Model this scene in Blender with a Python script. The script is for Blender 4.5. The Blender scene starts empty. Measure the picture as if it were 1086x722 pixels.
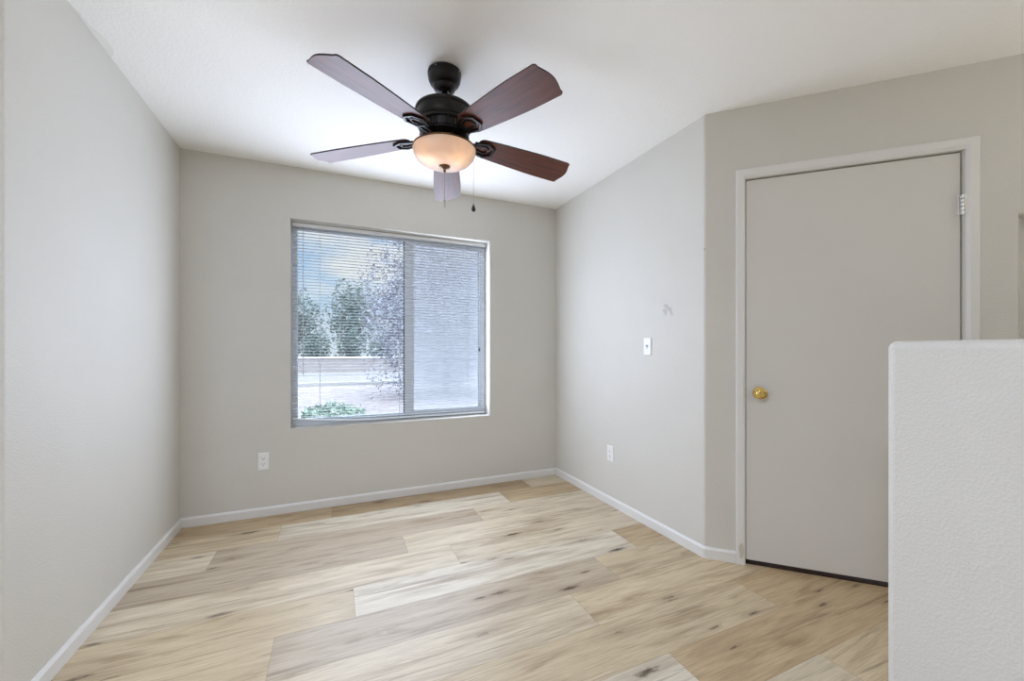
import bpy, bmesh, math, random
from mathutils import Vector, Matrix

# ------------------------------------------------------------------ camera / light / exposure
S = bpy.context.scene
COL = S.collection
rnd = random.Random(7)
PI = math.pi
FPX, YH, YAW, CAMH, CU, CV = 425.9, 371.4, 0.41654, 1.141, 0.9069, 3.2218
W, L, H = 2.7745, 1.6263, 2.44          # back wall length, right wall length, ceiling height


def P(u, v, z=0.0):
    """room frame (u along window wall, v towards the viewer) to world"""
    return Vector((u, -v, z))


cam = bpy.data.cameras.new('camera')
cam.sensor_width = 36.0
cam.lens = FPX / 1086 * 36.0
cam.shift_y = (YH - 361.0) / 1086
cam.clip_start = 0.02
cam.clip_end = 500
co = bpy.data.objects.new('camera', cam)
COL.objects.link(co)
co.location = P(CU, CV, CAMH)
co.rotation_euler = (PI / 2, 0, -YAW)
S.camera = co

S.view_settings.view_transform = 'Standard'
S.view_settings.look = 'None'
S.view_settings.gamma = 1.0
S.view_settings.use_curve_mapping = False
S.view_settings.exposure = 0.04
try:
    S.cycles.max_bounces = 10
    S.cycles.diffuse_bounces = 6
    S.cycles.transparent_max_bounces = 24
    S.cycles.sample_clamp_indirect = 6.0
    S.cycles.caustics_reflective = False
    S.cycles.caustics_refractive = False
    S.cycles.use_denoising = True
except Exception:
    pass

SKY_LOW = 0.95        # brightness of the sky near the horizon
SKY_HIGH = 6.3        # bright thin cloud overhead
SUN = 1.2
WINDOW = 31.0         # daylight coming in at the window
SIDE_FILL = 4.0           # added fill from the left, out of view; the wall there is solid
HALL_FILL = 18.5           # added upward fill beyond the half wall, brightens the ceiling
OVERHEAD_FILL = 44.0         # added overhead fill near the viewer, brightens the half wall
BULB = 12.0            # each of the two bulbs in the fan bowl

world = bpy.data.worlds.new('sky')
S.world = world
world.use_nodes = True
nt = world.node_tree
nt.nodes.clear()
wo = nt.nodes.new('ShaderNodeOutputWorld')
bg = nt.nodes.new('ShaderNodeBackground')
tc = nt.nodes.new('ShaderNodeTexCoord')
sep = nt.nodes.new('ShaderNodeSeparateXYZ')
nt.links.new(tc.outputs['Generated'], sep.inputs[0])
r1 = nt.nodes.new('ShaderNodeValToRGB')
r1.color_ramp.elements[0].position = 0.0
r1.color_ramp.elements[0].color = (0.86, 0.92, 1.0, 1)
r1.color_ramp.elements[1].position = 0.27
r1.color_ramp.elements[1].color = (0.42, 0.66, 1.0, 1)
e = r1.color_ramp.elements.new(0.10)
e.color = (0.62, 0.80, 1.0, 1)
e = r1.color_ramp.elements.new(0.75)
e.color = (0.86, 0.93, 1.0, 1)
nt.links.new(sep.outputs['Z'], r1.inputs[0])
ns = nt.nodes.new('ShaderNodeTexNoise')
ns.inputs['Scale'].default_value = 4.5
ns.inputs['Detail'].default_value = 5.0
mpn = nt.nodes.new('ShaderNodeMapping')
mpn.inputs['Scale'].default_value = (1, 1, 2.5)
nt.links.new(tc.outputs['Generated'], mpn.inputs[0])
nt.links.new(mpn.outputs[0], ns.inputs['Vector'])
cr = nt.nodes.new('ShaderNodeValToRGB')
cr.color_ramp.elements[0].position = 0.50
cr.color_ramp.elements[1].position = 0.68
nt.links.new(ns.outputs[0], cr.inputs[0])
mx = nt.nodes.new('ShaderNodeMix')
mx.data_type = 'RGBA'
nt.links.new(cr.outputs[0], mx.inputs['Factor'])
nt.links.new(r1.outputs[0], mx.inputs[6])
mx.inputs[7].default_value = (1.0, 1.0, 1.0, 1)
nt.links.new(mx.outputs[2], bg.inputs['Color'])
mr = nt.nodes.new('ShaderNodeMapRange')
mr.interpolation_type = 'SMOOTHSTEP'
mr.inputs['From Min'].default_value = 0.25
mr.inputs['From Max'].default_value = 0.40
mr.inputs['To Min'].default_value = SKY_LOW
mr.inputs['To Max'].default_value = SKY_HIGH
nt.links.new(sep.outputs['Z'], mr.inputs['Value'])
nt.links.new(mr.outputs[0], bg.inputs['Strength'])
nt.links.new(bg.outputs[0], wo.inputs[0])

sl = bpy.data.lights.new('sun', 'SUN')
sl.energy = SUN
sl.angle = 0.03
sl.color = (1.0, 0.96, 0.9)
so = bpy.data.objects.new('sun', sl)
COL.objects.link(so)
so.rotation_euler = (math.radians(42), 0, math.radians(18))      # from behind the house, onto the yard


def area(name, loc, target, sx, sy, energy, color, portal=False):
    l = bpy.data.lights.new(name, 'AREA')
    l.shape = 'RECTANGLE'
    l.size, l.size_y = sx, sy
    l.energy = energy
    l.color = color
    o = bpy.data.objects.new(name, l)
    COL.objects.link(o)
    o.location = loc
    o.rotation_euler = (Vector(target) - Vector(loc)).to_track_quat('-Z', 'Y').to_euler()
    if portal:
        l.cycles.is_portal = True
    return o


area('window_daylight', P(1.372, -0.03, 1.33), P(1.372 + 0.24, 3, 1.33), 1.48, 1.34, WINDOW, (0.85, 0.965, 1.21))
area('side_fill', P(-0.9, 2.3, 1.3), P(3, 2.3, 1.3), 0.5, 1.6, SIDE_FILL, (1.0, 0.98, 0.92))
area('hall_fill', P(4.2, 4.4, 1.4), P(3.9, 4.4, 3), 0.6, 0.6, HALL_FILL, (1.0, 0.98, 0.93))
area('overhead_fill', P(-0.1, 3.6, H - 0.03), P(-0.1, 3.6, 0), 0.5, 0.5, OVERHEAD_FILL, (0.85, 0.99, 1.32))

# ------------------------------------------------------------------ helpers


def link_mesh(name, bm, mat, parent=None, smooth=False, bevel=0.0, segs=2, kind=None, angle=40):
    bmesh.ops.remove_doubles(bm, verts=bm.verts, dist=1e-6)
    bmesh.ops.recalc_face_normals(bm, faces=bm.faces)
    me = bpy.data.meshes.new(name)
    bm.to_mesh(me)
    bm.free()
    mats = mat if isinstance(mat, (list, tuple)) else [mat]
    for m in mats:
        me.materials.append(m)
    o = bpy.data.objects.new(name, me)
    COL.objects.link(o)
    if parent is not None:
        o.parent = parent
        o.matrix_parent_inverse = parent.matrix_basis.inverted()
    if bevel:
        b = o.modifiers.new('bevel', 'BEVEL')
        b.width = bevel
        b.segments = segs
        b.limit_method = 'ANGLE'
        b.angle_limit = math.radians(35)
    if smooth or bevel:
        for p in me.polygons:
            p.use_smooth = True
        try:
            me.set_sharp_from_angle(angle=math.radians(angle))
        except Exception:
            pass
        if bevel:
            w = o.modifiers.new('wn', 'WEIGHTED_NORMAL')
            w.keep_sharp = True
    if kind:
        o['kind'] = kind
    return o


def empty(name, loc):
    o = bpy.data.objects.new(name, None)
    o.location = loc
    o.empty_display_size = 0.1
    COL.objects.link(o)
    return o


def tag(o, label, cat, group=None):
    o['label'] = label
    o['category'] = cat
    if group:
        o['group'] = group
    return o


def hexa(bm, c):
    """box from 8 corners: bottom ring 0-3, top ring 4-7"""
    vs = [bm.verts.new(p) for p in c]
    fs = []
    for idx in ((3, 2, 1, 0), (4, 5, 6, 7), (0, 1, 5, 4), (1, 2, 6, 5), (2, 3, 7, 6), (3, 0, 4, 7)):
        fs.append(bm.faces.new([vs[i] for i in idx]))
    return fs


def box(bm, u0, u1, v0, v1, z0, z1, f=None):
    f = f or P
    return hexa(bm, [f(u0, v0, z0), f(u1, v0, z0), f(u1, v1, z0), f(u0, v1, z0),
                     f(u0, v0, z1), f(u1, v0, z1), f(u1, v1, z1), f(u0, v1, z1)])


def prism(bm, pts, z0, z1, f=None):
    f = f or P
    a = [bm.verts.new(f(p[0], p[1], z0)) for p in pts]
    b = [bm.verts.new(f(p[0], p[1], z1)) for p in pts]
    n = len(pts)
    bm.faces.new(a[::-1])
    bm.faces.new(b)
    for i in range(n):
        j = (i + 1) % n
        bm.faces.new([a[i], a[j], b[j], b[i]])


def lathe(bm, prof, n=48, c=(0, 0, 0), axis=None):
    """profile of (r, z) turned about z (or about axis matrix) at c"""
    M = axis or Matrix.Identity(3)
    c = Vector(c)
    rings = []
    for r, z in prof:
        if r < 1e-6:
            rings.append([bm.verts.new(c + M @ Vector((0, 0, z)))])
        else:
            rings.append([bm.verts.new(c + M @ Vector((r * math.cos(2 * PI * i / n), r * math.sin(2 * PI * i / n), z))) for i in range(n)])
    for a, b in zip(rings, rings[1:]):
        for i in range(n):
            j = (i + 1) % n
            if len(a) == 1 and len(b) == 1:
                continue
            if len(a) == 1:
                bm.faces.new([a[0], b[i], b[j]])
            elif len(b) == 1:
                bm.faces.new([a[i], b[0], a[j]])
            else:
                bm.faces.new([a[i], b[i], b[j], a[j]])
    return rings


def tube(bm, pts, r, n=8, caps=True):
    pts = [Vector(p) for p in pts]
    rs = r if isinstance(r, (list, tuple)) else [r] * len(pts)
    rings = []
    up = Vector((0.123, 0.456, 0.88)).normalized()
    for i, p in enumerate(pts):
        d = (pts[min(i + 1, len(pts) - 1)] - pts[max(i - 1, 0)]).normalized()
        a = d.cross(up)
        if a.length < 1e-4:
            a = d.cross(Vector((1, 0, 0)))
        a.normalize()
        b = d.cross(a)
        rings.append([bm.verts.new(p + rs[i] * (a * math.cos(2 * PI * k / n) + b * math.sin(2 * PI * k / n))) for k in range(n)])
    for A, B in zip(rings, rings[1:]):
        for k in range(n):
            j = (k + 1) % n
            bm.faces.new([A[k], A[j], B[j], B[k]])
    if caps:
        bm.faces.new(rings[0][::-1])
        bm.faces.new(rings[-1])


def smooth_pts(pts, k=8):
    """Catmull-Rom through 2-D/3-D points"""
    out = []
    n = len(pts)
    V = [Vector(p) for p in pts]
    for i in range(n - 1):
        p0, p1, p2, p3 = V[max(i - 1, 0)], V[i], V[i + 1], V[min(i + 2, n - 1)]
        for t in range(k):
            s = t / k
            out.append(0.5 * ((2 * p1) + (p2 - p0) * s + (2 * p0 - 5 * p1 + 4 * p2 - p3) * s * s + (3 * p1 - p0 - 3 * p2 + p3) * s ** 3))
    out.append(V[-1])
    return out


# ------------------------------------------------------------------ materials


def new_mat(name):
    m = bpy.data.materials.new(name)
    m.use_nodes = True
    return m, m.node_tree, m.node_tree.nodes['Principled BSDF']


def simple(name, col, rough=0.5, metal=0.0, spec=0.5, bump=0.0, bscale=300.0, vary=0.0, vscale=8.0):
    m, t, b = new_mat(name)
    b.inputs['Base Color'].default_value = (*col, 1)
    b.inputs['Roughness'].default_value = rough
    b.inputs['Metallic'].default_value = metal
    b.inputs['Specular IOR Level'].default_value = spec
    c = t.nodes.new('ShaderNodeTexCoord')
    if vary:
        n = t.nodes.new('ShaderNodeTexNoise')
        n.inputs['Scale'].default_value = vscale
        n.inputs['Detail'].default_value = 4
        t.links.new(c.outputs['Object'], n.inputs['Vector'])
        r = t.nodes.new('ShaderNodeValToRGB')
        r.color_ramp.elements[0].position = 0.3
        r.color_ramp.elements[1].position = 0.7
        r.color_ramp.elements[0].color = (*[x * (1 - vary) for x in col], 1)
        r.color_ramp.elements[1].color = (*[min(1, x * (1 + vary)) for x in col], 1)
        t.links.new(n.outputs[0], r.inputs[0])
        t.links.new(r.outputs[0], b.inputs['Base Color'])
    if bump:
        n = t.nodes.new('ShaderNodeTexNoise')
        n.inputs['Scale'].default_value = bscale
        n.inputs['Detail'].default_value = 2.0
        t.links.new(c.outputs['Object'], n.inputs['Vector'])
        r = t.nodes.new('ShaderNodeValToRGB')
        r.color_ramp.elements[0].position = 0.42
        r.color_ramp.elements[1].position = 0.62
        t.links.new(n.outputs[0], r.inputs[0])
        bp = t.nodes.new('ShaderNodeBump')
        bp.inputs['Strength'].default_value = bump
        bp.inputs['Distance'].default_value = 0.002
        t.links.new(r.outputs[0], bp.inputs['Height'])
        t.links.new(bp.outputs[0], b.inputs['Normal'])
    return m


WALL = (0.675, 0.655, 0.603)
m_wall = simple('painted_wall', WALL, 0.55, 0, 0.35, 0.25, 150, 0.015, 3)
m_ceil = simple("ceiling_paint", (0.965, 0.955, 0.925), 0.8, 0, 0.2, 0.35, 90)
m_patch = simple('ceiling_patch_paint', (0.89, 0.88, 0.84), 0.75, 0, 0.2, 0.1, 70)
m_trim = simple('trim_paint', (0.78, 0.77, 0.745), 0.4, 0, 0.45, 0.05, 60)
m_door = simple("door_paint", (0.71, 0.69, 0.645), 0.45, 0, 0.4, 0.06, 40, 0.012, 2.5)
m_white = simple('white_plastic', (0.87, 0.86, 0.84), 0.35)
m_slot = simple('dark_slot', (0.05, 0.05, 0.05), 0.6)
m_vinyl = simple('white_window_vinyl', (0.84, 0.89, 0.95), 0.4)
m_latch_shade = simple('dark_latch_and_shade', (0.06, 0.065, 0.08), 0.7)  # sash latch, and the shade painted at the sash edge
m_brass = simple('polished_brass', (0.80, 0.58, 0.20), 0.09, 1.0)
m_hinge = simple('painted_hinge', (0.80, 0.79, 0.77), 0.25, 0.6)
m_gap_shade = simple('gap_shade_black', (0.02, 0.018, 0.015), 0.9)
m_bronze = simple('oil_rubbed_bronze', (0.010, 0.008, 0.007), 0.36, 0.3, 0.4, 0, 300, 0.3, 30)
m_bronze2 = simple('aged_bronze', (0.16, 0.085, 0.04), 0.4, 0.7, 0.5, 0, 300, 0.25, 40)
m_steel = simple('chain_metal', (0.45, 0.43, 0.42), 0.35, 0.9)
m_black = simple('black_fob', (0.012, 0.012, 0.012), 0.4)
m_scuff = simple('scuff_grey', (0.54, 0.525, 0.49), 0.8, 0, 0.2, 0, 300, 0.05, 60)
m_wear = simple('worn_trim', (0.62, 0.57, 0.49), 0.7, 0, 0.2, 0, 300, 0.06, 60)

# slats: thin painted aluminium
m_slat = simple('blind_slat', (0.92, 0.94, 0.97), 0.45, 0, 0.4)
m_cord = simple('blind_cord', (0.62, 0.66, 0.74), 0.8)

# glass
m_glass, t, b = new_mat('window_glass')
t.nodes.remove(b)
o_ = t.nodes['Material Output']
tr = t.nodes.new('ShaderNodeBsdfTransparent')
tr.inputs[0].default_value = (0.93, 0.96, 0.97, 1)
gl = t.nodes.new('ShaderNodeBsdfGlossy')
gl.inputs['Roughness'].default_value = 0.02
fr = t.nodes.new('ShaderNodeFresnel')
fr.inputs[0].default_value = 1.45
ms = t.nodes.new('ShaderNodeMixShader')
t.links.new(fr.outputs[0], ms.inputs[0])
t.links.new(tr.outputs[0], ms.inputs[1])
t.links.new(gl.outputs[0], ms.inputs[2])
t.links.new(ms.outputs[0], o_.inputs[0])

# insect screen: fine pale mesh, mostly open
m_screen, t, b = new_mat('insect_screen')
t.nodes.remove(b)
o_ = t.nodes['Material Output']
tr = t.nodes.new('ShaderNodeBsdfTransparent')
df = t.nodes.new('ShaderNodeBsdfDiffuse')
df.inputs[0].default_value = (0.92, 0.92, 0.97, 1)
tl = t.nodes.new('ShaderNodeBsdfTranslucent')
tl.inputs[0].default_value = (0.92, 0.92, 0.97, 1)
m1 = t.nodes.new('ShaderNodeMixShader')
m1.inputs[0].default_value = 0.5
t.links.new(df.outputs[0], m1.inputs[1])
t.links.new(tl.outputs[0], m1.inputs[2])
m2 = t.nodes.new('ShaderNodeMixShader')
m2.inputs[0].default_value = 0.62
t.links.new(tr.outputs[0], m2.inputs[1])
t.links.new(m1.outputs[0], m2.inputs[2])
t.links.new(m2.outputs[0], o_.inputs[0])

# frosted bowl
m_bowl, t, b = new_mat('frosted_glass')
t.nodes.remove(b)
o_ = t.nodes['Material Output']
tl = t.nodes.new('ShaderNodeBsdfTranslucent')
tl.inputs[0].default_value = (0.95, 0.80, 0.66, 1)
df = t.nodes.new('ShaderNodeBsdfDiffuse')
df.inputs[0].default_value = (0.92, 0.84, 0.76, 1)
gl = t.nodes.new('ShaderNodeBsdfGlossy')
gl.inputs['Roughness'].default_value = 0.25
c_ = t.nodes.new('ShaderNodeTexCoord')
n_ = t.nodes.new('ShaderNodeTexNoise')
n_.inputs['Scale'].default_value = 9
n_.inputs['Distortion'].default_value = 1.5
t.links.new(c_.outputs['Object'], n_.inputs['Vector'])
q_ = t.nodes.new('ShaderNodeValToRGB')
q_.color_ramp.elements[0].position = 0.35
q_.color_ramp.elements[0].color = (0.90, 0.77, 0.70, 1)
q_.color_ramp.elements[1].position = 0.65
q_.color_ramp.elements[1].color = (0.98, 0.90, 0.85, 1)
t.links.new(n_.outputs[0], q_.inputs[0])
t.links.new(q_.outputs[0], tl.inputs[0])
m1 = t.nodes.new('ShaderNodeMixShader')
m1.inputs[0].default_value = 0.45
t.links.new(tl.outputs[0], m1.inputs[1])
t.links.new(df.outputs[0], m1.inputs[2])
m2 = t.nodes.new('ShaderNodeMixShader')
m2.inputs[0].default_value = 0.05
t.links.new(m1.outputs[0], m2.inputs[1])
t.links.new(gl.outputs[0], m2.inputs[2])
t.links.new(m2.outputs[0], o_.inputs[0])

m_bulb, t, b = new_mat('lit_bulb')
b.inputs['Emission Color'].default_value = (1.0, 0.72, 0.42, 1)
b.inputs['Emission Strength'].default_value = 12.0

# blade wood, grain along local r stored in UV
m_blade, t, b = new_mat('rosewood_blade')
uv = t.nodes.new('ShaderNodeUVMap')
mp = t.nodes.new('ShaderNodeMapping')
mp.inputs['Scale'].default_value = (5, 60, 1)
t.links.new(uv.outputs[0], mp.inputs[0])
n_ = t.nodes.new('ShaderNodeTexNoise')
n_.inputs['Scale'].default_value = 1.0
n_.inputs['Detail'].default_value = 6
n_.inputs['Distortion'].default_value = 0.6
t.links.new(mp.outputs[0], n_.inputs['Vector'])
q_ = t.nodes.new('ShaderNodeValToRGB')
q_.color_ramp.elements[0].position = 0.30
q_.color_ramp.elements[0].color = (0.060, 0.015, 0.007, 1)
q_.color_ramp.elements[1].position = 0.72
q_.color_ramp.elements[1].color = (0.150, 0.036, 0.013, 1)
t.links.new(n_.outputs[0], q_.inputs[0])
t.links.new(q_.outputs[0], b.inputs['Base Color'])
b.inputs['Roughness'].default_value = 0.42
b.inputs['Specular IOR Level'].default_value = 0.42
m_edge = simple('blade_edge', (0.02, 0.010, 0.008), 0.5)

# oak-look vinyl planks
m_floor, t, b = new_mat('oak_vinyl_planks')


def nd(kind, **kw):
    n = t.nodes.new(kind)
    for k, v in kw.items():
        n.inputs[k].default_value = v
    return n


def ramp(src, stops):
    r = t.nodes.new('ShaderNodeValToRGB')
    els = r.color_ramp.elements
    els[0].position, els[0].color = stops[0][0], (*stops[0][1], 1)
    els[1].position, els[1].color = stops[-1][0], (*stops[-1][1], 1)
    for p_, c_ in stops[1:-1]:
        x = els.new(p_)
        x.color = (*c_, 1)
    t.links.new(src, r.inputs[0])
    return r.outputs[0]


def mix(a, b_, f, mode='MIX'):
    m = t.nodes.new('ShaderNodeMix')
    m.data_type = 'RGBA'
    m.blend_type = mode
    for s, i in ((f, 0), (a, 6), (b_, 7)):
        if isinstance(s, (int, float)):
            m.inputs[i].default_value = s
        elif isinstance(s, tuple):
            m.inputs[i].default_value = (*s, 1)
        else:
            t.links.new(s, m.inputs[i])
    return m.outputs[2]


def math_(op, a, b_=None):
    m = t.nodes.new('ShaderNodeMath')
    m.operation = op
    for s, i in ((a, 0), (b_, 1)):
        if s is None:
            continue
        if isinstance(s, (int, float)):
            m.inputs[i].default_value = s
        else:
            t.links.new(s, m.inputs[i])
    return m.outputs[0]


uv = t.nodes.new('ShaderNodeUVMap')          # metres along / across the plank, shifted per plank
at = t.nodes.new('ShaderNodeVertexColor')
at.layer_name = 'plank'


def mapped(sx, sy):
    m = t.nodes.new('ShaderNodeMapping')
    m.inputs['Scale'].default_value = (sx, sy, 1)
    t.links.new(uv.outputs[0], m.inputs[0])
    return m.outputs[0]


def noise(vec, detail=5, rough=0.55, dist=0.0, scale=1.0):
    n = nd('ShaderNodeTexNoise', Scale=scale, Detail=detail, Roughness=rough, Distortion=dist)
    t.links.new(vec, n.inputs['Vector'])
    return n.outputs[0]


fine = noise(mapped(7, 210), 6, 0.65, 0.4)
cathedral = noise(mapped(1.5, 13), 6, 0.62, 1.6)
streak = noise(mapped(1.1, 15), 5, 0.62, 1.0)
grain = ramp(fine, [(0.30, (0.80, 0.78, 0.75)), (0.62, (1.07, 1.07, 1.07))])
c1 = mix(at.outputs[0], grain, 1.0, 'MULTIPLY')
cat = ramp(cathedral, [(0.28, (0.60, 0.53, 0.45)), (0.47, (0.97, 0.955, 0.94)), (0.72, (1.13, 1.14, 1.16))])
c2 = mix(c1, cat, 0.9, 'MULTIPLY')
stf = ramp(streak, [(0.55, (0, 0, 0)), (0.63, (0.55, 0.55, 0.55)), (0.74, (1, 1, 1))])
c3 = mix(c2, (0.30, 0.205, 0.12), math_('MULTIPLY', stf, 0.55))
vein = ramp(noise(mapped(1.3, 42), 4, 0.6, 1.2), [(0.60, (0, 0, 0)), (0.70, (1, 1, 1))])
c3 = mix(c3, (0.20, 0.14, 0.09), math_('MULTIPLY', vein, 0.58))
# knots and mineral marks: dark cores with a stretched brown halo
def knots(src, sx, sy, g0, seed, wamp, core, hal):
    vo = nd('ShaderNodeTexVoronoi', Scale=1.0, Randomness=1.0)
    m = t.nodes.new('ShaderNodeMapping')
    m.inputs['Scale'].default_value = (sx, sy, 1)
    m.inputs['Location'].default_value = (seed, seed * 1.7, 0)
    t.links.new(uv.outputs[0], m.inputs[0])
    t.links.new(m.outputs[0], vo.inputs['Vector'])
    wob = math_('MULTIPLY', math_('SUBTRACT', noise(mapped(30, 150), 5, 0.7), 0.5), wamp)
    kd = math_('ADD', vo.outputs['Distance'], wob)
    sp = t.nodes.new('ShaderNodeSeparateColor')
    t.links.new(vo.outputs['Color'], sp.inputs[0])
    gate = ramp(sp.outputs[0], [(g0, (0, 0, 0)), (g0 + .03, (1, 1, 1))])
    halo = ramp(kd, [(0.04, (1, 1, 1)), (0.18, (0.40, 0.40, 0.40)), (0.40, (0, 0, 0))])
    kn = ramp(kd, [(0.04, (1, 1, 1)), (0.085, (0.55, 0.55, 0.55)), (0.13, (0, 0, 0))])
    x = mix(src, (0.25, 0.165, 0.09), math_('MULTIPLY', math_('MULTIPLY', halo, gate), hal))
    return mix(x, (0.055, 0.036, 0.022), math_('MULTIPLY', math_('MULTIPLY', kn, gate), core))


c3b = knots(c3, 2.1, 8.6, 0.28, 0.0, 0.28, 0.92, 0.62)
c4 = knots(c3b, 3.4, 17.0, 0.50, 5.3, 0.32, 0.80, 0.50)
t.links.new(c4, b.inputs['Base Color'])
b.inputs['Roughness'].default_value = 0.42
b.inputs['Specular IOR Level'].default_value = 0.40
bp = nd('ShaderNodeBump', Strength=0.12, Distance=0.001)
t.links.new(fine, bp.inputs['Height'])
t.links.new(bp.outputs[0], b.inputs['Normal'])

# ------------------------------------------------------------------ the room shell
RT = 2 ** 0.5 / 2


def D(t_, o, z=0.0):
    """door wall frame: t along the wall from the corner, o out from the wall into the room"""
    return P(W + RT * t_ - RT * o, L + RT * t_ + RT * o, z)


UL, VR, UR = -1.0, 6.5, 4.6
# floor: planks, one mesh, tone of each plank in a colour attribute
PW, PLN = 0.232, 1.525
joint = [0.89, 0.594, 0.297, 1.289, 0.0, 0.99, 0.69, 0.39, 1.195, 0.535]
LT, WH, TN, GR, YB, DT = (0.66, 0.57, 0.425), (0.71, 0.645, 0.52), (0.54, 0.41, 0.25), (0.52, 0.435, 0.325), (0.63, 0.52, 0.35), (0.43, 0.32, 0.19)
TONE = {(0, 0): TN, (0, 1): DT, (0, 2): LT, (1, 0): YB, (1, 1): WH, (1, 2): TN, (2, 0): LT, (2, 1): GR, (2, 2): LT,
        (3, 0): GR, (3, 1): LT, (4, 0): LT, (4, 1): LT, (4, 2): WH, (5, 0): YB, (5, 1): WH, (5, 2): TN,
        (6, 0): YB, (6, 1): GR, (6, 2): YB, (7, 0): LT, (7, 1): LT, (7, 2): YB, (8, 1): YB, (8, 2): TN, (8, 0): LT,
        (9, 0): GR, (9, 1): WH, (9, 2): TN, (10, 1): LT, (10, 2): YB}
bm = bmesh.new()
uvl = bm.loops.layers.uv.new('UVMap')
cl = bm.loops.layers.float_color.new('plank')
gap = 0.0006
for r_ in range(0, 29):
    v0, v1 = -0.012 + PW * r_, -0.012 + PW * (r_ + 1)
    j0 = joint[r_] if r_ < 10 else rnd.uniform(0, PLN)
    k = -3
    while True:
        u0 = j0 + (k - 1) * PLN
        u1 = u0 + PLN
        k += 1
        if u1 < UL:
            continue
        if u0 > UR + 0.1:
            break
        kk = k - 1 if j0 > 0.001 else k - 2
        base = TONE.get((r_, kk)) or rnd.choice([LT, TN, GR, YB, WH])
        q = rnd.uniform(0.96, 1.04)
        off = (rnd.uniform(0, 40), rnd.uniform(0, 40))
        a_, b_ = max(u0, UL - 0.1) + gap, min(u1, UR + 0.2) - gap
        if v1 <= 0 or b_ <= a_:
            continue
        va, vb = v0 + gap, min(v1, VR + .1) - gap
        vs = [bm.verts.new(P(a_, va, 0)), bm.verts.new(P(a_, vb, 0)), bm.verts.new(P(b_, vb, 0)), bm.verts.new(P(b_, va, 0))]
        f = bm.faces.new(vs)
        for lp in f.loops:
            lp[uvl].uv = (lp.vert.co.x - u0 + off[0], -lp.vert.co.y - v0 + off[1])
            lp[cl] = (base[0] * q * .93, base[1] * q * .92, base[2] * q * .90, 1)
n0 = len(bm.faces)
box(bm, UL - .1, UR + .2, -0.012, VR + .1, -0.12, -0.0015)       # backing slab, dark in the seams
bm.faces.ensure_lookup_table()
for f in bm.faces[n0:]:
    f.material_index = 1
    for lp in f.loops:
        lp[cl] = (0.3, 0.24, 0.17, 1)
m_sub = simple('plank_seam', (0.30, 0.22, 0.14), 0.8)
floor = link_mesh('floor', bm, [m_floor, m_sub], kind='structure')
for p in floor.data.polygons:
    p.use_smooth = False

bm = bmesh.new()
box(bm, UL - .3, UR + .3, -0.9, VR + .4, H, H + 0.25)
ceiling = link_mesh('ceiling', bm, m_ceil, kind='structure')

# window wall with its opening
WU0, WU1, WZ0, WZ1, WD = 0.622, 2.123, 0.584, 2.074, 0.18
bm = bmesh.new()
box(bm, -0.14, WU0, -WD, 0, -0.12, H)
box(bm, WU1, W + .14, -WD, 0, -0.12, H)
box(bm, WU0, WU1, -WD, 0, -0.12, WZ0)
box(bm, WU0, WU1, -WD, 0, WZ1, H)
wall_back = link_mesh('wall_back', bm, m_wall, kind='structure')

# left wall ends in a rounded outside corner, then turns away
VL = 1.507
bm = bmesh.new()
rr = 0.013
pts = [(0, 0), (0, VL - rr)] + [(-rr + rr * math.cos(a), VL - rr + rr * math.sin(a)) for a in [PI / 2 * i / 6 for i in range(1, 7)]]
pts += [(UL - .12, VL), (UL - .12, VL - .12), (-0.12, VL - .12), (-0.12, 0)]
prism(bm, pts, 0, H)
wall_left = link_mesh('wall_left', bm, m_wall, smooth=True, kind='structure', angle=25)

bm = bmesh.new()
tn = 0.03 * math.tan(PI / 8)
arc = []
cc = (W + 0.03, L - tn)
for i in range(0, 7):
    a = PI - (PI / 4) * i / 6
    arc.append((cc[0] + 0.03 * math.cos(a), cc[1] + 0.03 * math.sin(a)))
pts = [(W, 0)] + arc + [(W + .14, L + tn * RT - .02), (W + .14, 0)]
prism(bm, pts, 0, H)
wall_right = link_mesh('wall_right', bm, m_wall, smooth=True, kind='structure', angle=25)

# door wall with door opening and a recessed niche further along
DT0, DT1, DZ1 = 0.197, 1.064, 2.052
NT0, NT1, NZ0, NZ1 = 1.236, 1.75, 0.95, 1.762
TE = 2.58
bm = bmesh.new()
TH = 0.14
box(bm, tn, DT0, -TH, 0, 0, H, D)
box(bm, DT0, DT1, -TH, 0, DZ1, H, D)
box(bm, DT1, NT0, -TH, 0, 0, H, D)
box(bm, NT1, TE, -TH, 0, 0, H, D)
box(bm, NT0, NT1, -TH, 0, 0, NZ0, D)
box(bm, NT0, NT1, -TH, 0, NZ1, H, D)
box(bm, NT0, NT1, -TH - .02, -TH + .01, NZ0, NZ1, D)
box(bm, DT0 - .05, DT1 + .05, -TH - .25, -TH - .2, 0, DZ1 + .1, D)
wall_door = link_mesh('wall_front', bm, m_wall, kind='structure')
bm = bmesh.new()
NR = 0.022
rings = []
for i in range(8):
    a = PI / 2 * i / 7
    ins, dep = NR * math.sin(a), -NR * (1 - math.cos(a))
    rings.append([bm.verts.new(D(t_, dep, z_)) for t_, z_ in ((NT0 + ins, NZ0 + ins), (NT1 - ins, NZ0 + ins), (NT1 - ins, NZ1 - ins), (NT0 + ins, NZ1 - ins))])
rings.append([bm.verts.new(D(t_, -0.085, z_)) for t_, z_ in ((NT0 + NR, NZ0 + NR), (NT1 - NR, NZ0 + NR), (NT1 - NR, NZ1 - NR), (NT0 + NR, NZ1 - NR))])
for A, B in zip(rings, rings[1:]):
    for k in range(4):
        bm.faces.new([A[k], A[(k + 1) % 4], B[(k + 1) % 4], B[k]])
bm.faces.new(rings[-1])
link_mesh('wall_niche', bm, m_wall, wall_door, smooth=True, angle=50)

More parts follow.
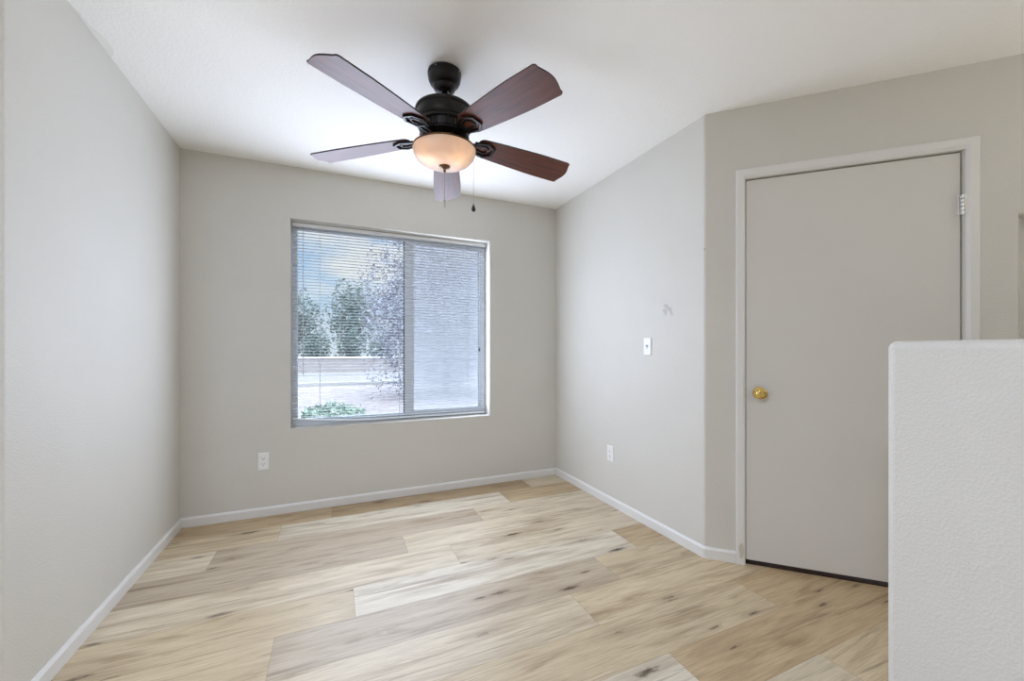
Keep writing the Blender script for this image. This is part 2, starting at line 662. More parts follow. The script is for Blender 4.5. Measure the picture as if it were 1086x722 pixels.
# the part of the house behind the viewer
bm = bmesh.new()
box(bm, UL - .12, UL, VL, VR, 0, H)
link_mesh('wall_side', bm, m_wall, kind='structure')
bm = bmesh.new()
box(bm, UL - .12, UR + .12, VR, VR + .12, 0, H)
link_mesh('wall_rear', bm, m_wall, kind='structure')
bm = bmesh.new()
box(bm, UR, UR + .12, L + RT * TE - .1, VR, 0, H)
link_mesh('wall_far_right', bm, m_wall, kind='structure')

# half wall of the stair, rounded edges
bm = bmesh.new()
HU, HV, HZ = 2.355, 2.600, 1.1675
box(bm, HU, HU + 0.13, HV, 4.8, 0, HZ)
half = link_mesh('wall_half', bm, m_wall, kind='structure', bevel=0.022, segs=5)

# baseboards


def baseboard(name, pts, hgt=0.062, th=0.012):
    """pts: polyline in plan of the wall face, room on the left-hand side given by normals list"""
    bm = bmesh.new()
    prof = [(0, 0), (th, 0), (th, hgt - 0.012), (th * 0.45, hgt), (0, hgt)]
    rings = []
    for i, (x, y, nx, ny) in enumerate(pts):
        rings.append([bm.verts.new(P(x + nx * a, y + ny * a, z)) for a, z in prof])
    for A, B in zip(rings, rings[1:]):
        for k in range(len(prof)):
            j = (k + 1) % len(prof)
            bm.faces.new([A[k], B[k], B[j], A[j]])
    bm.faces.new(rings[0])
    bm.faces.new(rings[-1][::-1])
    return link_mesh(name, bm, m_trim, kind='structure')


baseboard('baseboard_back', [(0.0, 0, 0, 1), (W, 0, 0, 1)])
baseboard('baseboard_left', [(0, 0, 1, 0), (0, VL - .013, 1, 0), (-.0038, VL - .0038, .7, .7), (-.013, VL, 0, 1), (UL, VL, 0, 1)])
q8 = []
for i, (x, y) in enumerate(arc):
    a = PI - (PI / 4) * i / 6
    q8.append((x, y, math.cos(a), math.sin(a)))
baseboard('baseboard_right', [(W, 0, -1, 0)] + q8)
pa, pb = D(tn, 0), D(0.151, 0)
baseboard('baseboard_front', [(pa.x, -pa.y, -RT, RT), (pb.x, -pb.y, -RT, RT)])
pa, pb = D(1.117, 0), D(2.3, 0)
baseboard('baseboard_far', [(pa.x, -pa.y, -RT, RT), (pb.x, -pb.y, -RT, RT)])

# ------------------------------------------------------------------ door
door = empty('door_1', D((DT0 + DT1) / 2, 0, 0))
door['kind'] = 'structure'
bm = bmesh.new()
box(bm, DT0 + .0035, DT1 - .005, -0.040, -0.005, 0.025, DZ1 - .006, D)
slab = link_mesh('door_slab', bm, m_door, door, bevel=0.0015, segs=2)


def casing(name, kind):
    bm = bmesh.new()
    a0, a1, top = 0.152, 1.116, 2.104
    i0, i1, it = DT0 - .002, DT1 + .006, DZ1 + .002
    prof = [(0.0, 0.0), (0.0, 0.013), (0.12, 0.016), (0.72, 0.0165), (1.0, 0.010), (1.0, -0.04)]     # from outer edge to inner edge
    rings = []
    for (o, i) in (((a0, 0.0), (i0, 0.0)), ((a0, top), (i0, it)), ((a1, top), (i1, it)), ((a1, 0.0), (i1, 0.0))):
        ring = []
        for s, d in prof:
            ring.append(bm.verts.new(D(o[0] + (i[0] - o[0]) * s, d, o[1] + (i[1] - o[1]) * s)))
        rings.append(ring)
    for A, B in zip(rings, rings[1:]):
        for k in range(len(prof)):
            j = (k + 1) % len(prof)
            bm.faces.new([A[k], B[k], B[j], A[j]])
    bm.faces.new(rings[0])
    bm.faces.new(rings[-1][::-1])
    return link_mesh(name, bm, m_trim, door)


cas = casing('door_casing', None)
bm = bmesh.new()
box(bm, DT0 + .001, DT1 - .001, -.20, -.008, 0.0, 0.004, D)  # dark strip stands in for the shade below the slab
under_shade = link_mesh('under_door_shade', bm, simple('under_door_shade_brown', (0.035, 0.012, 0.008), 0.7), door)
under_shade['label'] = 'dark brown strip painted as shade under the door'
bm = bmesh.new()                                   # jamb and stop behind the slab, coloured black as the shade in the gaps
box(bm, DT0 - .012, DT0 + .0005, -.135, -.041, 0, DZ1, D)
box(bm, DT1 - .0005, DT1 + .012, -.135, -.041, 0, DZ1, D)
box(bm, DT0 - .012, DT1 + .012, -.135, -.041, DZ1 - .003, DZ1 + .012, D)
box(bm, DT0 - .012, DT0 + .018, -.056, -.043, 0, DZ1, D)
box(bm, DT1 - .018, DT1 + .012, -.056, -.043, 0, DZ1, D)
link_mesh('door_jamb', bm, m_gap_shade, door)
# worn spot at the foot of the casing
bm = bmesh.new()
vs = []
for i in range(14):
    a = 2 * PI * i / 14
    vs.append(bm.verts.new(D(0.176 + 0.0115 * math.cos(a) * (1 + .15 * math.sin(3 * a)), 0.0172, 0.075 + 0.042 * math.sin(a))))
bm.faces.new(vs)
w_ = link_mesh('worn_spot', bm, m_wear, cas)
w_['label'] = 'beige worn spot at foot of casing'

# brass knob
MK = Matrix(((RT, 0, -RT), (-RT, 0, -RT), (0, 1, 0)))        # local z -> out of the wall


def out_axis(d):
    d = Vector(d).normalized()
    return d.to_track_quat('Z', 'Y').to_matrix()


nd_ = (D(0, 1) - D(0, 0))
bm = bmesh.new()
kc = D(0.263, -0.005, 0.916)
lathe(bm, [(0, 0), (0.033, 0.0), (0.033, 0.003), (0.029, 0.007), (0.018, 0.010), (0.013, 0.014), (0.0115, 0.03),
           (0.014, 0.036), (0.022, 0.041), (0.0275, 0.049), (0.0275, 0.056), (0.024, 0.063), (0.017, 0.0665), (0.009, 0.066), (0.0, 0.0655)], 40, kc, out_axis(nd_))
knob = link_mesh('door_knob', bm, m_brass, door, smooth=True, angle=50)
knob['label'] = 'polished brass round door knob'
# latch plate on the edge, seen in the gap
bm = bmesh.new()
box(bm, DT0 - .0005, DT0 + .003, -.034, -.004, 0.885, 0.945, D)
link_mesh('strike_plate', bm, m_brass, door)
# hinges (the upper one shows)
for zc in (1.804, 1.05, 0.28):
    bm = bmesh.new()
    hc = D(DT1 - .001, 0.004, zc - .0445)
    for i in range(5):
        z0 = 0.089 * i / 5
        lathe(bm, [(0, z0 + .0012), (0.0082, z0 + .0012), (0.0082, z0 + .0166), (0, z0 + .0166)], 16, hc)
    lathe(bm, [(0, -.004), (0.005, -.002), (0.0055, 0)], 16, hc)
    lathe(bm, [(0.0055, 0.089), (0.005, 0.092), (0, 0.094)], 16, hc)
    box(bm, DT1 + .0005, DT1 + .016, -.002, 0.0125, zc - .044, zc + .044, D)
    box(bm, DT1 - .018, DT1 - .005, -.006, -.0035, zc - .044, zc + .044, D)
    hg = link_mesh('hinge', bm, m_hinge, door, smooth=True)

# ------------------------------------------------------------------ window
win = empty('window_1', P((WU0 + WU1) / 2, -0.15, WZ0))
win['kind'] = 'structure'
FY0, FY1 = -0.175, -0.132        # v of frame (outside .. inside)


def rect_frame(bm, u0, u1, z0, z1, wl, wr, wb, wt, v0, v1):
    box(bm, u0, u0 + wl, v0, v1, z0, z1)
    box(bm, u1 - wr, u1, v0, v1, z0, z1)
    box(bm, u0 + wl, u1 - wr, v0, v1, z0, z0 + wb)
    box(bm, u0 + wl, u1 - wr, v0, v1, z1 - wt, z1)


bm = bmesh.new()
rect_frame(bm, WU0, WU1, WZ0, WZ1, .036, .036, .046, .04, FY0, FY1)
link_mesh('window_frame', bm, m_vinyl, win)
MU = 1.432                                   # meeting stile, left edge
bm = bmesh.new()
box(bm, MU, MU + .062, FY0 + .004, FY1 - .002, WZ0 + .046, WZ1 - .04)
link_mesh('meeting_stile', bm, m_vinyl, win)
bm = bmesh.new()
box(bm, MU - .0045, MU, FY0 + .004, FY1 - .004, WZ0 + .046, WZ1 - .04)  # dark strip paints in the shadow along the sash edge
link_mesh('sash_shade_strip', bm, m_latch_shade, win)
bm = bmesh.new()
box(bm, WU0 + .036, MU, -.157, -.153, WZ0 + .046, WZ1 - .04)
link_mesh('glass_pane', bm, m_glass, win)
bm = bmesh.new()
box(bm, MU + .062, WU1 - .036, -.149, -.145, WZ0 + .046, WZ1 - .04)
rs = link_mesh('glass_pane', bm, m_glass, win)
bm = bmesh.new()
rect_frame(bm, MU + .055, WU1 - .030, WZ0 + .040, WZ1 - .034, .022, .022, .022, .022, FY0 + .010, FY1 - .006)
link_mesh('sash_frame', bm, m_vinyl, win)
bm = bmesh.new()
vs = [bm.verts.new(P(u, -.1705, z)) for u, z in ((MU + .062, WZ0 + .046), (WU1 - .036, WZ0 + .046), (WU1 - .036, WZ1 - .04), (MU + .062, WZ1 - .04))]
bm.faces.new(vs)
link_mesh('insect_screen', bm, m_screen, win)
bm = bmesh.new()
box(bm, WU1 - .052, WU1 - .042, FY1 - .008, FY1 + .004, 1.13, 1.165)
link_mesh('sash_latch', bm, m_latch_shade, win)

# ------------------------------------------------------------------ mini blind
bl = tag(empty('mini_blind', P((WU0 + WU1) / 2, -.098, WZ0 + .004)),
         'white horizontal mini blind with open slats covering the window', 'blind')
BU0, BU1 = WU0 + .006, WU1 - .008
BV = -0.098
bm = bmesh.new()
# U-shaped head rail with rolled lips
prism(bm, [(BU0, BV - .0125), (BU1, BV - .0125), (BU1, BV + .0125), (BU0, BV + .0125)], WZ1 - .030, WZ1 - .004)
box(bm, BU0, BU1, BV + .0125, BV + .0145, WZ1 - .030, WZ1 - .026)
box(bm, BU0, BU1, BV + .0125, BV + .0145, WZ1 - .008, WZ1 - .004)
link_mesh('head_rail', bm, m_slat, bl)
NS = 64
ZT, ZB = WZ1 - .052, WZ0 + .040
NSEG = 24


def rail_lift(u):
    s = (u - BU0) / (BU1 - BU0)
    return 0.040 * max(0.0, 1 - s / 0.36) ** 1.5


bm = bmesh.new()
for i in range(NS):
    z = ZT + (ZB - ZT) * i / (NS - 1)
    tilt = 0.06
    rows = []
    # the lowest slats ride up on the lifted end of the rail
    near = max(0.0, 1 - (z - ZB) / 0.055)
    for k in range(NSEG + 1):
        u = BU0 + .001 + (BU1 - BU0 - .002) * k / NSEG
        lift = max(0.0, rail_lift(u) - (z - ZB)) * 0.97 + 0.0004 * i * 0 if near > 0 else 0
        row = []
        for w_ in (-.0125, -.0065, 0, .0065, .0125):
            crown = 0.0022 * (1 - (w_ / .0125) ** 2)
            row.append(bm.verts.new(P(u, BV + w_, z + lift + crown + tilt * w_)))
        rows.append(row)
    for A, B in zip(rows, rows[1:]):
        for k in range(4):
            bm.faces.new([A[k], B[k], B[k + 1], A[k + 1]])
link_mesh('slats', bm, m_slat, bl, smooth=True)
bm = bmesh.new()
rows = []
for k in range(NSEG + 1):
    u = BU0 + (BU1 - BU0) * k / NSEG
    z = WZ0 + .014 + rail_lift(u)
    rows.append([bm.verts.new(P(u, BV + a, z + c)) for a, c in ((-.012, 0), (.012, 0), (.0125, .006), (.010, .010), (-.010, .010), (-.0125, .006))])
for A, B in zip(rows, rows[1:]):
    for k in range(6):
        j = (k + 1) % 6
        bm.faces.new([A[k], B[k], B[j], A[j]])
bm.faces.new(rows[0])
bm.faces.new(rows[-1][::-1])
link_mesh('bottom_rail', bm, m_slat, bl)
for u in (0.807, 1.385, 1.962):
    bm = bmesh.new()
    zb = WZ0 + .02 + rail_lift(u)
    for dv in (-.0135, .0135):
        tube(bm, [P(u, BV + dv, zb), P(u, BV + dv, WZ1 - .03)], .0007, 6)
    tube(bm, [P(u + .004, BV, zb), P(u + .004, BV, WZ1 - .03)], .0008, 6)
    link_mesh('ladder_cord', bm, m_cord, bl)
bm = bmesh.new()
tube(bm, [P(0.70, BV + .022, WZ1 - .035), P(0.698, BV + .023, 1.45), P(0.699, BV + .023, 0.96)], .0028, 6)
tube(bm, [P(0.70, BV + .014, WZ1 - .022), P(0.70, BV + .022, WZ1 - .026), P(0.70, BV + .022, WZ1 - .04)], .0016, 6)
link_mesh('tilt_wand', bm, m_cord, bl)

# ------------------------------------------------------------------ outlets and switch


def plate(name, f, w, h, label, cat, kind):
    """f(a, o, z): a along the wall, o out of it"""
    root = empty(name, f(0, 0, 0))
    tag(root, label, cat)
    bm = bmesh.new()
    a, b = w / 2, h / 2
    c = [f(-a, .0005, -b), f(a, .0005, -b), f(a, .0005, b), f(-a, .0005, b)]
    i = .006
    d = [f(-a + i, .0062, -b + i), f(a - i, .0062, -b + i), f(a - i, .0062, b - i), f(-a + i, .0062, b - i)]
    m = [f(-a + .001, .0038, -b + .001), f(a - .001, .0038, -b + .001), f(a - .001, .0038, b - .001), f(-a + .001, .0038, b - .001)]
    R = [[bm.verts.new(p) for p in q] for q in (c, m, d)]
    bm.faces.new(R[0][::-1])
    bm.faces.new(R[2])
    for A, B in zip(R, R[1:]):
        for k in range(4):
            bm.faces.new([A[k], A[(k + 1) % 4], B[(k + 1) % 4], B[k]])
    link_mesh('cover_plate', bm, m_white, root)
    ax = out_axis(f(0, 1, 0) - f(0, 0, 0))
    if kind == 'outlet':
        for s in (1, -1):
            zc = s * 0.0195
            bm = bmesh.new()
            ring = []
            for q in range(24):
                an = 2 * PI * q / 24
                ring.append((0.0168 * math.cos(an), max(-.0135, min(.0135, 0.0168 * math.sin(an)))))
            A = [bm.verts.new(f(x, .0058, zc + y)) for x, y in ring]
            B = [bm.verts.new(f(x * .96, .0078, zc + y * .96)) for x, y in ring]
            for k in range(24):
                bm.faces.new([A[k], A[(k + 1) % 24], B[(k + 1) % 24], B[k]])
            bm.faces.new(B)
            bm.faces.new(A[::-1])
            rc = link_mesh('receptacle', bm, m_white, root)
            bm = bmesh.new()
            for x, hh in ((-.0063, .0045), (.0063, .0036)):
                box(bm, x - .0013, x + .0013, .0070, .0083, zc + .0035 - hh, zc + .0035 + hh, f)
            lathe(bm, [(0, .0070), (.0027, .0070), (.0027, .0083), (0, .0083)], 12, f(0, 0, zc - .0075), ax)
            s_ = link_mesh('slot', bm, m_slot, rc)
        bm = bmesh.new()
        lathe(bm, [(0, .006), (.003, .006), (.0026, .0072), (0, .0075)], 12, f(0, 0, 0), ax)
        link_mesh('screw', bm, m_white, root)
    else:
        bm = bmesh.new()
        box(bm, -.006, .006, .0055, .0068, -.0135, .0135, f)
        link_mesh('toggle_slot', bm, m_slot if False else m_cord, root)
        bm = bmesh.new()
        hexa(bm, [f(-.0042, .006, -.005), f(.0042, .006, -.005), f(.0035, .017, .006), f(-.0035, .017, .006),
                  f(-.0042, .006, .005), f(.0042, .006, .005), f(.0035, .016, .0115), f(-.0035, .016, .0115)])
        tg = link_mesh('toggle', bm, simple('toggle_grey', (0.50, 0.50, 0.50), 0.4), root, bevel=.0008)
        for s in (1, -1):
            bm = bmesh.new()
            lathe(bm, [(0, .006), (.0028, .006), (.0024, .0070), (0, .0073)], 12, f(0, 0, s * .030), ax)
            link_mesh('screw', bm, m_white, root)
    return root


plate('wall_outlet', lambda a, o, z: P(0.461 + a, o, 0.377 + z), .068, .120,
      'white duplex outlet low on the wall below the window', 'outlet', 'outlet')
plate('wall_outlet', lambda a, o, z: P(W - o, 0.802 + a, 0.378 + z), .072, .114,
      'white duplex outlet low on the right wall, below the light switch', 'outlet', 'outlet')
plate('light_switch', lambda a, o, z: P(W - o, 1.187 + a, 1.165 + z), .068, .114,
      'white toggle light switch on the right wall', 'light switch', 'switch')

# grey scuff on the right wall: two brush-like strokes
bm = bmesh.new()
for pts_ in ([(1.328, 1.425), (1.352, 1.425), (1.372, 1.400), (1.384, 1.405), (1.392, 1.378), (1.400, 1.345), (1.388, 1.350), (1.376, 1.378), (1.352, 1.392), (1.336, 1.402)],
             [(1.312, 1.390), (1.332, 1.396), (1.358, 1.384), (1.352, 1.376), (1.346, 1.352), (1.336, 1.362), (1.326, 1.380)]):
    bm.faces.new([bm.verts.new(P(W - .0008, v, z)) for v, z in pts_])
sc = link_mesh('scuff_mark', bm, m_scuff, wall_right)
sc['label'] = 'grey brushed scuff on white paint'
# nail left in the rounded corner
bm = bmesh.new()
nc = D(-0.001, 0.001, 1.70)
nm = P(-.92, .38, 0)
lathe(bm, [(0, -.006), (.0028, -.006), (.0036, .0026), (.002, .004), (0, .0042)], 12, nc, out_axis(nm))
tag(link_mesh('wall_nail', bm, m_steel, None), 'small nail head in the wall corner left of the door', 'nail')

# repaired ceiling strip along the left wall
bm = bmesh.new()
pp = []


def ceil_uv(x, y):
    d = Vector((math.sin(YAW) + math.cos(YAW) * (x - 543) / FPX, -math.cos(YAW) + math.sin(YAW) * (x - 543) / FPX))
    k = (H - CAMH) / ((YH - y) / FPX)
    return CU + d.x * k, CV + d.y * k


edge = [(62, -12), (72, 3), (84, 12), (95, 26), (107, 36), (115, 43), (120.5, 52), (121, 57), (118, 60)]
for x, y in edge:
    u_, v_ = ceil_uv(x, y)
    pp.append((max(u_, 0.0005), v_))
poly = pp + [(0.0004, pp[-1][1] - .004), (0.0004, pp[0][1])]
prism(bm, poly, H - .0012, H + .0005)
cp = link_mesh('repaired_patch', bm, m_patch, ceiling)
cp['label'] = 'smoother greyer repaired strip of ceiling'

# ------------------------------------------------------------------ ceiling fan
FU, FV = CU + 1.026 * 0.46, CV - 1.026 * 1.801
HUB = P(FU, FV, 0)
fan = tag(empty('ceiling_fan', P(FU, FV, H)),
          'dark bronze ceiling fan with five reddish-brown wooden blades and a lit glass bowl', 'ceiling fan')


def hl(bm, prof, n=56):
    return lathe(bm, prof, n, HUB)


bm = bmesh.new()
hl(bm, [(0, H), (.070, H), (.0775, H - .003), (.0775, H - .018), (.0750, H - .022), (.0755, H - .028), (.0735, H - .040), (.067, H - .053), (.0565, H - .062),
        (.0520, H - .065), (.0530, H - .069), (.0480, H - .081), (.0370, H - .092), (.0240, H - .099), (.0160, H - .098), (.0160, H - .085), (0, H - .085)])
link_mesh('canopy', bm, m_bronze, fan, smooth=True, angle=35)
for i in range(4):
    bm = bmesh.new()
    a = PI / 4 + i * PI / 2
    c = HUB + Vector((.0772 * math.cos(a), .0772 * math.sin(a), H - .012))
    lathe(bm, [(0, 0), (.0032, 0), (.0026, .0016), (0, .002)], 10, c, out_axis((math.cos(a), math.sin(a), 0)))
    link_mesh('canopy_screw', bm, m_steel, fan)
bm = bmesh.new()
hl(bm, [(0, 2.36), (.0125, 2.36), (.0125, 2.276), (0, 2.276)], 24)
link_mesh('downrod', bm, m_bronze, fan, smooth=True)
bm = bmesh.new()
hl(bm, [(0, 2.272), (.05, 2.275), (.105, 2.271), (.126, 2.265), (.1335, 2.259), (.1355, 2.252), (.133, 2.246), (.1295, 2.243), (.1290, 2.236), (.1300, 2.225),
        (.1285, 2.206), (.124, 2.196), (.1215, 2.193), (.1245, 2.189), (.1260, 2.184), (.1245, 2.179), (.118, 2.176), (.113, 2.175), (.109, 2.160),
        (.107, 2.146), (.112, 2.143), (.115, 2.138), (.113, 2.132), (.104, 2.128), (.096, 2.123), (.078, 2.112), (.070, 2.108), (0, 2.108)])
motor = link_mesh('motor_housing', bm, m_bronze, fan, smooth=True, angle=45)
bm = bmesh.new()
for i in range(44):
    a = 2 * PI * i / 44
    ca, sa = math.cos(a), math.sin(a)

    def q(r, tt, z):
        return HUB + Vector((r * ca - tt * sa, r * sa + tt * ca, z))
    hexa(bm, [q(.104, -.0032, 2.146), q(.1125, -.0032, 2.146), q(.1125, .0032, 2.146), q(.104, .0032, 2.146),
              q(.108, -.0032, 2.175), q(.1165, -.0032, 2.175), q(.1165, .0032, 2.175), q(.108, .0032, 2.175)])
    hexa(bm, [q(.078, -.002, 2.110), q(.084, -.002, 2.1105), q(.084, .002, 2.1105), q(.078, .002, 2.110),
              q(.100, -.003, 2.128), q(.107, -.003, 2.1275), q(.107, .003, 2.1275), q(.100, .003, 2.128)])
link_mesh('vent_ribs', bm, m_bronze, motor)
bm = bmesh.new()
hl(bm, [(0, 2.110), (.064, 2.110), (.066, 2.106), (.064, 2.101), (.0635, 2.088), (.068, 2.084), (.110, 2.0835), (.141, 2.086), (.1475, 2.0835), (.1485, 2.079), (.146, 2.076), (.140, 2.078), (.10, 2.079), (0, 2.079)])
link_mesh('light_fitter', bm, m_bronze2, fan, smooth=True, angle=40)
# glass bowl, open at the top, real thickness
bm = bmesh.new()
outp = [(.1445, 2.0785), (.1455, 2.072), (.143, 2.060), (.135, 2.044), (.119, 2.027), (.096, 2.0145), (.066, 2.0065), (.032, 2.003), (.006, 2.002)]
inp = [(r - .0035 if r > .02 else r, z + .0035) for r, z in outp][::-1]
inp[-1] = (.1415, 2.0785)
so_ = smooth_pts([(a, b, 0) for a, b in outp], 4)
hl(bm, [(p.x, p.y) for p in so_] + inp + [outp[0]], 64)
bowl = link_mesh('glass_bowl', bm, m_bowl, fan, smooth=True)
bowl['label'] = 'lit frosted amber-white glass bowl'
bm = bmesh.new()
hl(bm, [(0, 2.004), (.024, 2.0035), (.0265, 2.001), (.024, 1.9975), (.014, 1.994), (.008, 1.990), (.0055, 1.986), (.0065, 1.981), (.006, 1.977), (.003, 1.973), (0, 1.9725)], 28)
link_mesh('finial', bm, m_bronze2, fan, smooth=True)
for i, (a, rad) in enumerate(((2.9, .070), (2.9 - 1.9, .070))):
    ca, sa = math.cos(a), math.sin(a)
    c = HUB + Vector((rad * ca, -rad * sa, 2.052))
    bm = bmesh.new()
    bmesh.ops.create_icosphere(bm, subdivisions=3, radius=.020, matrix=Matrix.Translation(c))
    bu = link_mesh('bulb', bm, m_bulb, fan, smooth=True)
    l = bpy.data.lights.new('fan_bulb', 'POINT')
    l.energy = BULB
    l.color = (1.0, 0.80, 0.64)
    l.shadow_soft_size = .022
    lo = bpy.data.objects.new('fan_bulb', l)
    COL.objects.link(lo)
    lo.location = c
    bu.visible_shadow = True

# blades
BA0 = 142.2
ROOT, TIP = .162, .645


def blade_z(r):
    return 2.128 - (r - ROOT) * 0.033 / (TIP - ROOT)


def blade_frame(i):
    a = math.radians(BA0 - 72 * i)
    d = (math.cos(a), math.sin(a))
    tt = (-math.sin(a), math.cos(a))
    ph = 0.202

    def f(r, s, z=0.0):
        x = s * math.cos(ph) - z * math.sin(ph)
        dz = s * math.sin(ph) + z * math.cos(ph)
        return P(FU + d[0] * r + tt[0] * x, FV + d[1] * r + tt[1] * x, blade_z(r) + dz)
    return f


def outline():
    hw0, hw1 = .060, .080
    pts = []
    # s = -side, root to tip
    for k in range(9):
        a = PI / 2 * k / 8
        pts.append((ROOT + .030 - .030 * math.cos(a) * 1.0, -(hw0 - .030) - .030 * math.sin(a)))
    for k in range(1, 10):
        x = k / 10
        pts.append((ROOT + .03 + (TIP - .006 - ROOT - .03) * x, -(hw0 + (hw1 - hw0) * min(1, x * 1.5) ** 0.8)))
    tip = []
    n = 28
    for k in range(n + 1):
        s = -1 + 2 * k / n
        bump = 0.021 * (0.5 + 0.5 * math.cos(PI * s)) ** 0.75
        cr = 0.006 * max(0, (abs(s) - .93) / .07) ** 2
        tip.append((TIP + bump - cr + .0035 * max(0, 1 - abs(abs(s) - .90) / .1), s * hw1))
    pts += tip
    neg = [(r, -s) for r, s in pts[:18]][::-1]
    return pts + neg


OUT = outline()
for i in range(5):
    f = blade_frame(i)
    bm = bmesh.new()
    uvl = bm.loops.layers.uv.new('UVMap')
    A = [bm.verts.new(f(r, s, -.003)) for r, s in OUT]
    B = [bm.verts.new(f(r, s, .003)) for r, s in OUT]
    n = len(OUT)
    fb = bm.faces.new(A)
    ft = bm.faces.new(B[::-1])
    for ff, lst in ((fb, OUT), (ft, OUT[::-1])):
        for lp, (r, s) in zip(ff.loops, lst):
            lp[uvl].uv = (r + i * 3.1, s + i * 1.7)
    for k in range(n):
        j = (k + 1) % n
        e = bm.faces.new([A[k], A[j], B[j], B[k]])
        e.material_index = 1
    bo = link_mesh('blade', bm, [m_blade, m_edge], fan)
    # cast blade iron: arm from the motor and an open house-shaped frame under the blade
    bm = bmesh.new()

    def bar(p0, p1, w, z0, z1, zz0=None, zz1=None):
        zz0 = z0 if zz0 is None else zz0
        zz1 = z1 if zz1 is None else zz1
        dx, dy = p1[0] - p0[0], p1[1] - p0[1]
        ll = math.hypot(dx, dy)
        nx, ny = -dy / ll * w / 2, dx / ll * w / 2
        ex, ey = dx / ll * w * .35, dy / ll * w * .35
        a0, a1 = (p0[0] - ex, p0[1] - ey), (p1[0] + ex, p1[1] + ey)
        hexa(bm, [f(a0[0] - nx, a0[1] - ny, z0), f(a0[0] + nx, a0[1] + ny, z0), f(a1[0] + nx, a1[1] + ny, zz0), f(a1[0] - nx, a1[1] - ny, zz0),
                  f(a0[0] - nx, a0[1] - ny, z1), f(a0[0] + nx, a0[1] + ny, z1), f(a1[0] + nx, a1[1] + ny, zz1), f(a1[0] - nx, a1[1] - ny, zz1)])
    zt, zl = -.0032, -.0125
    ring = [(.150, -.030), (.205, -.047), (.242, -.022), (.242, .022), (.205, .047), (.150, .030)]
    for a, b in zip(ring, ring[1:]):
        bar(a, b, .013, zl, zt)
    ring2 = [(.160, -.014), (.196, -.024), (.216, -.010), (.216, .010), (.196, .024), (.160, .014)]
    for a, b in zip(ring2, ring2[1:]):
        bar(a, b, .008, zl + .003, zt)
    bar((.150, -.032), (.150, .032), .016, zl, zt)
    bar((.092, -.010), (.150, -.020), .014, -.026, -.012, zl, zt)
    bar((.092, .010), (.150, .020), .014, -.026, -.012, zl, zt)
    bar((.088, 0), (.152, 0), .020, -.022, -.010, zl + .002, zt)
    ir = link_mesh('blade_iron', bm, m_bronze, bo, bevel=.002, segs=2)

# pull chains
bm = bmesh.new()
tube(bm, [HUB + Vector((0, 0, 1.974)), HUB + Vector((.0005, 0, 1.90)), HUB + Vector((0, 0, 1.846))], .0012, 6)
ch = link_mesh('pull_chain', bm, m_steel, fan)
bm = bmesh.new()
lathe(bm, [(0, 1.848), (.0022, 1.847), (.0038, 1.840), (.0040, 1.812), (.0028, 1.806), (0, 1.8055)], 14, HUB)
link_mesh('chain_fob', bm, m_steel, ch, smooth=True)
cu_ = FU + math.cos(YAW) * .128 + math.sin(YAW) * .080
cv_ = FV + math.sin(YAW) * .128 - math.cos(YAW) * .080
cp_ = P(cu_, cv_, 0)
bm = bmesh.new()
p0 = HUB + (cp_ - HUB).normalized() * .062
tube(bm, smooth_pts([p0 + Vector((0, 0, 2.096)), HUB + (cp_ - HUB) * .75 + Vector((0, 0, 2.096)), cp_ + Vector((0, 0, 2.088)), cp_ + Vector((0, 0, 2.06)), cp_ + Vector((0, 0, 1.95)), cp_ + Vector((0, 0, 1.852))], 5), .0009, 6)
ch = link_mesh('pull_chain', bm, m_steel, fan)
bm = bmesh.new()
lathe(bm, [(0, 1.857), (.0025, 1.854), (.005, 1.846), (.009, 1.836), (.0105, 1.829), (.009, 1.822), (.005, 1.8175), (0, 1.8165)], 20, cp_)
fb_ = link_mesh('chain_fob', bm, m_black, ch, smooth=True)
fb_['label'] = 'black teardrop pull fob'

# ------------------------------------------------------------------ the yard outside
m_gravel = simple('pink_gravel', (0.24, 0.212, 0.222), 0.95, 0, 0.1, 1.0, 12, 0.22, 5)
m_street = simple('asphalt', (0.19, 0.18, 0.20), 0.9, 0, 0.1, 0.3, 20, 0.08, 3)
m_block = simple('block_wall', (0.30, 0.27, 0.27), 0.9, 0, 0.1, 0.3, 10, 0.08, 2)
m_cope = simple('white_coping', (0.72, 0.72, 0.74), 0.8)
m_curb = simple('concrete_curb', (0.36, 0.35, 0.35), 0.9)


def leafmat(name, a, b_):
    m, tt, bb = new_mat(name)
    c = tt.nodes.new('ShaderNodeTexCoord')
    n = tt.nodes.new('ShaderNodeTexNoise')
    n.inputs['Scale'].default_value = 6
    tt.links.new(c.outputs['Object'], n.inputs['Vector'])
    r = tt.nodes.new('ShaderNodeValToRGB')
    r.color_ramp.elements[0].position = .35
    r.color_ramp.elements[1].position = .65
    r.color_ramp.elements[0].color = (*a, 1)
    r.color_ramp.elements[1].color = (*b_, 1)
    tt.links.new(n.outputs[0], r.inputs[0])
    tt.links.new(r.outputs[0], bb.inputs['Base Color'])
    bb.inputs['Roughness'].default_value = .7
    return m


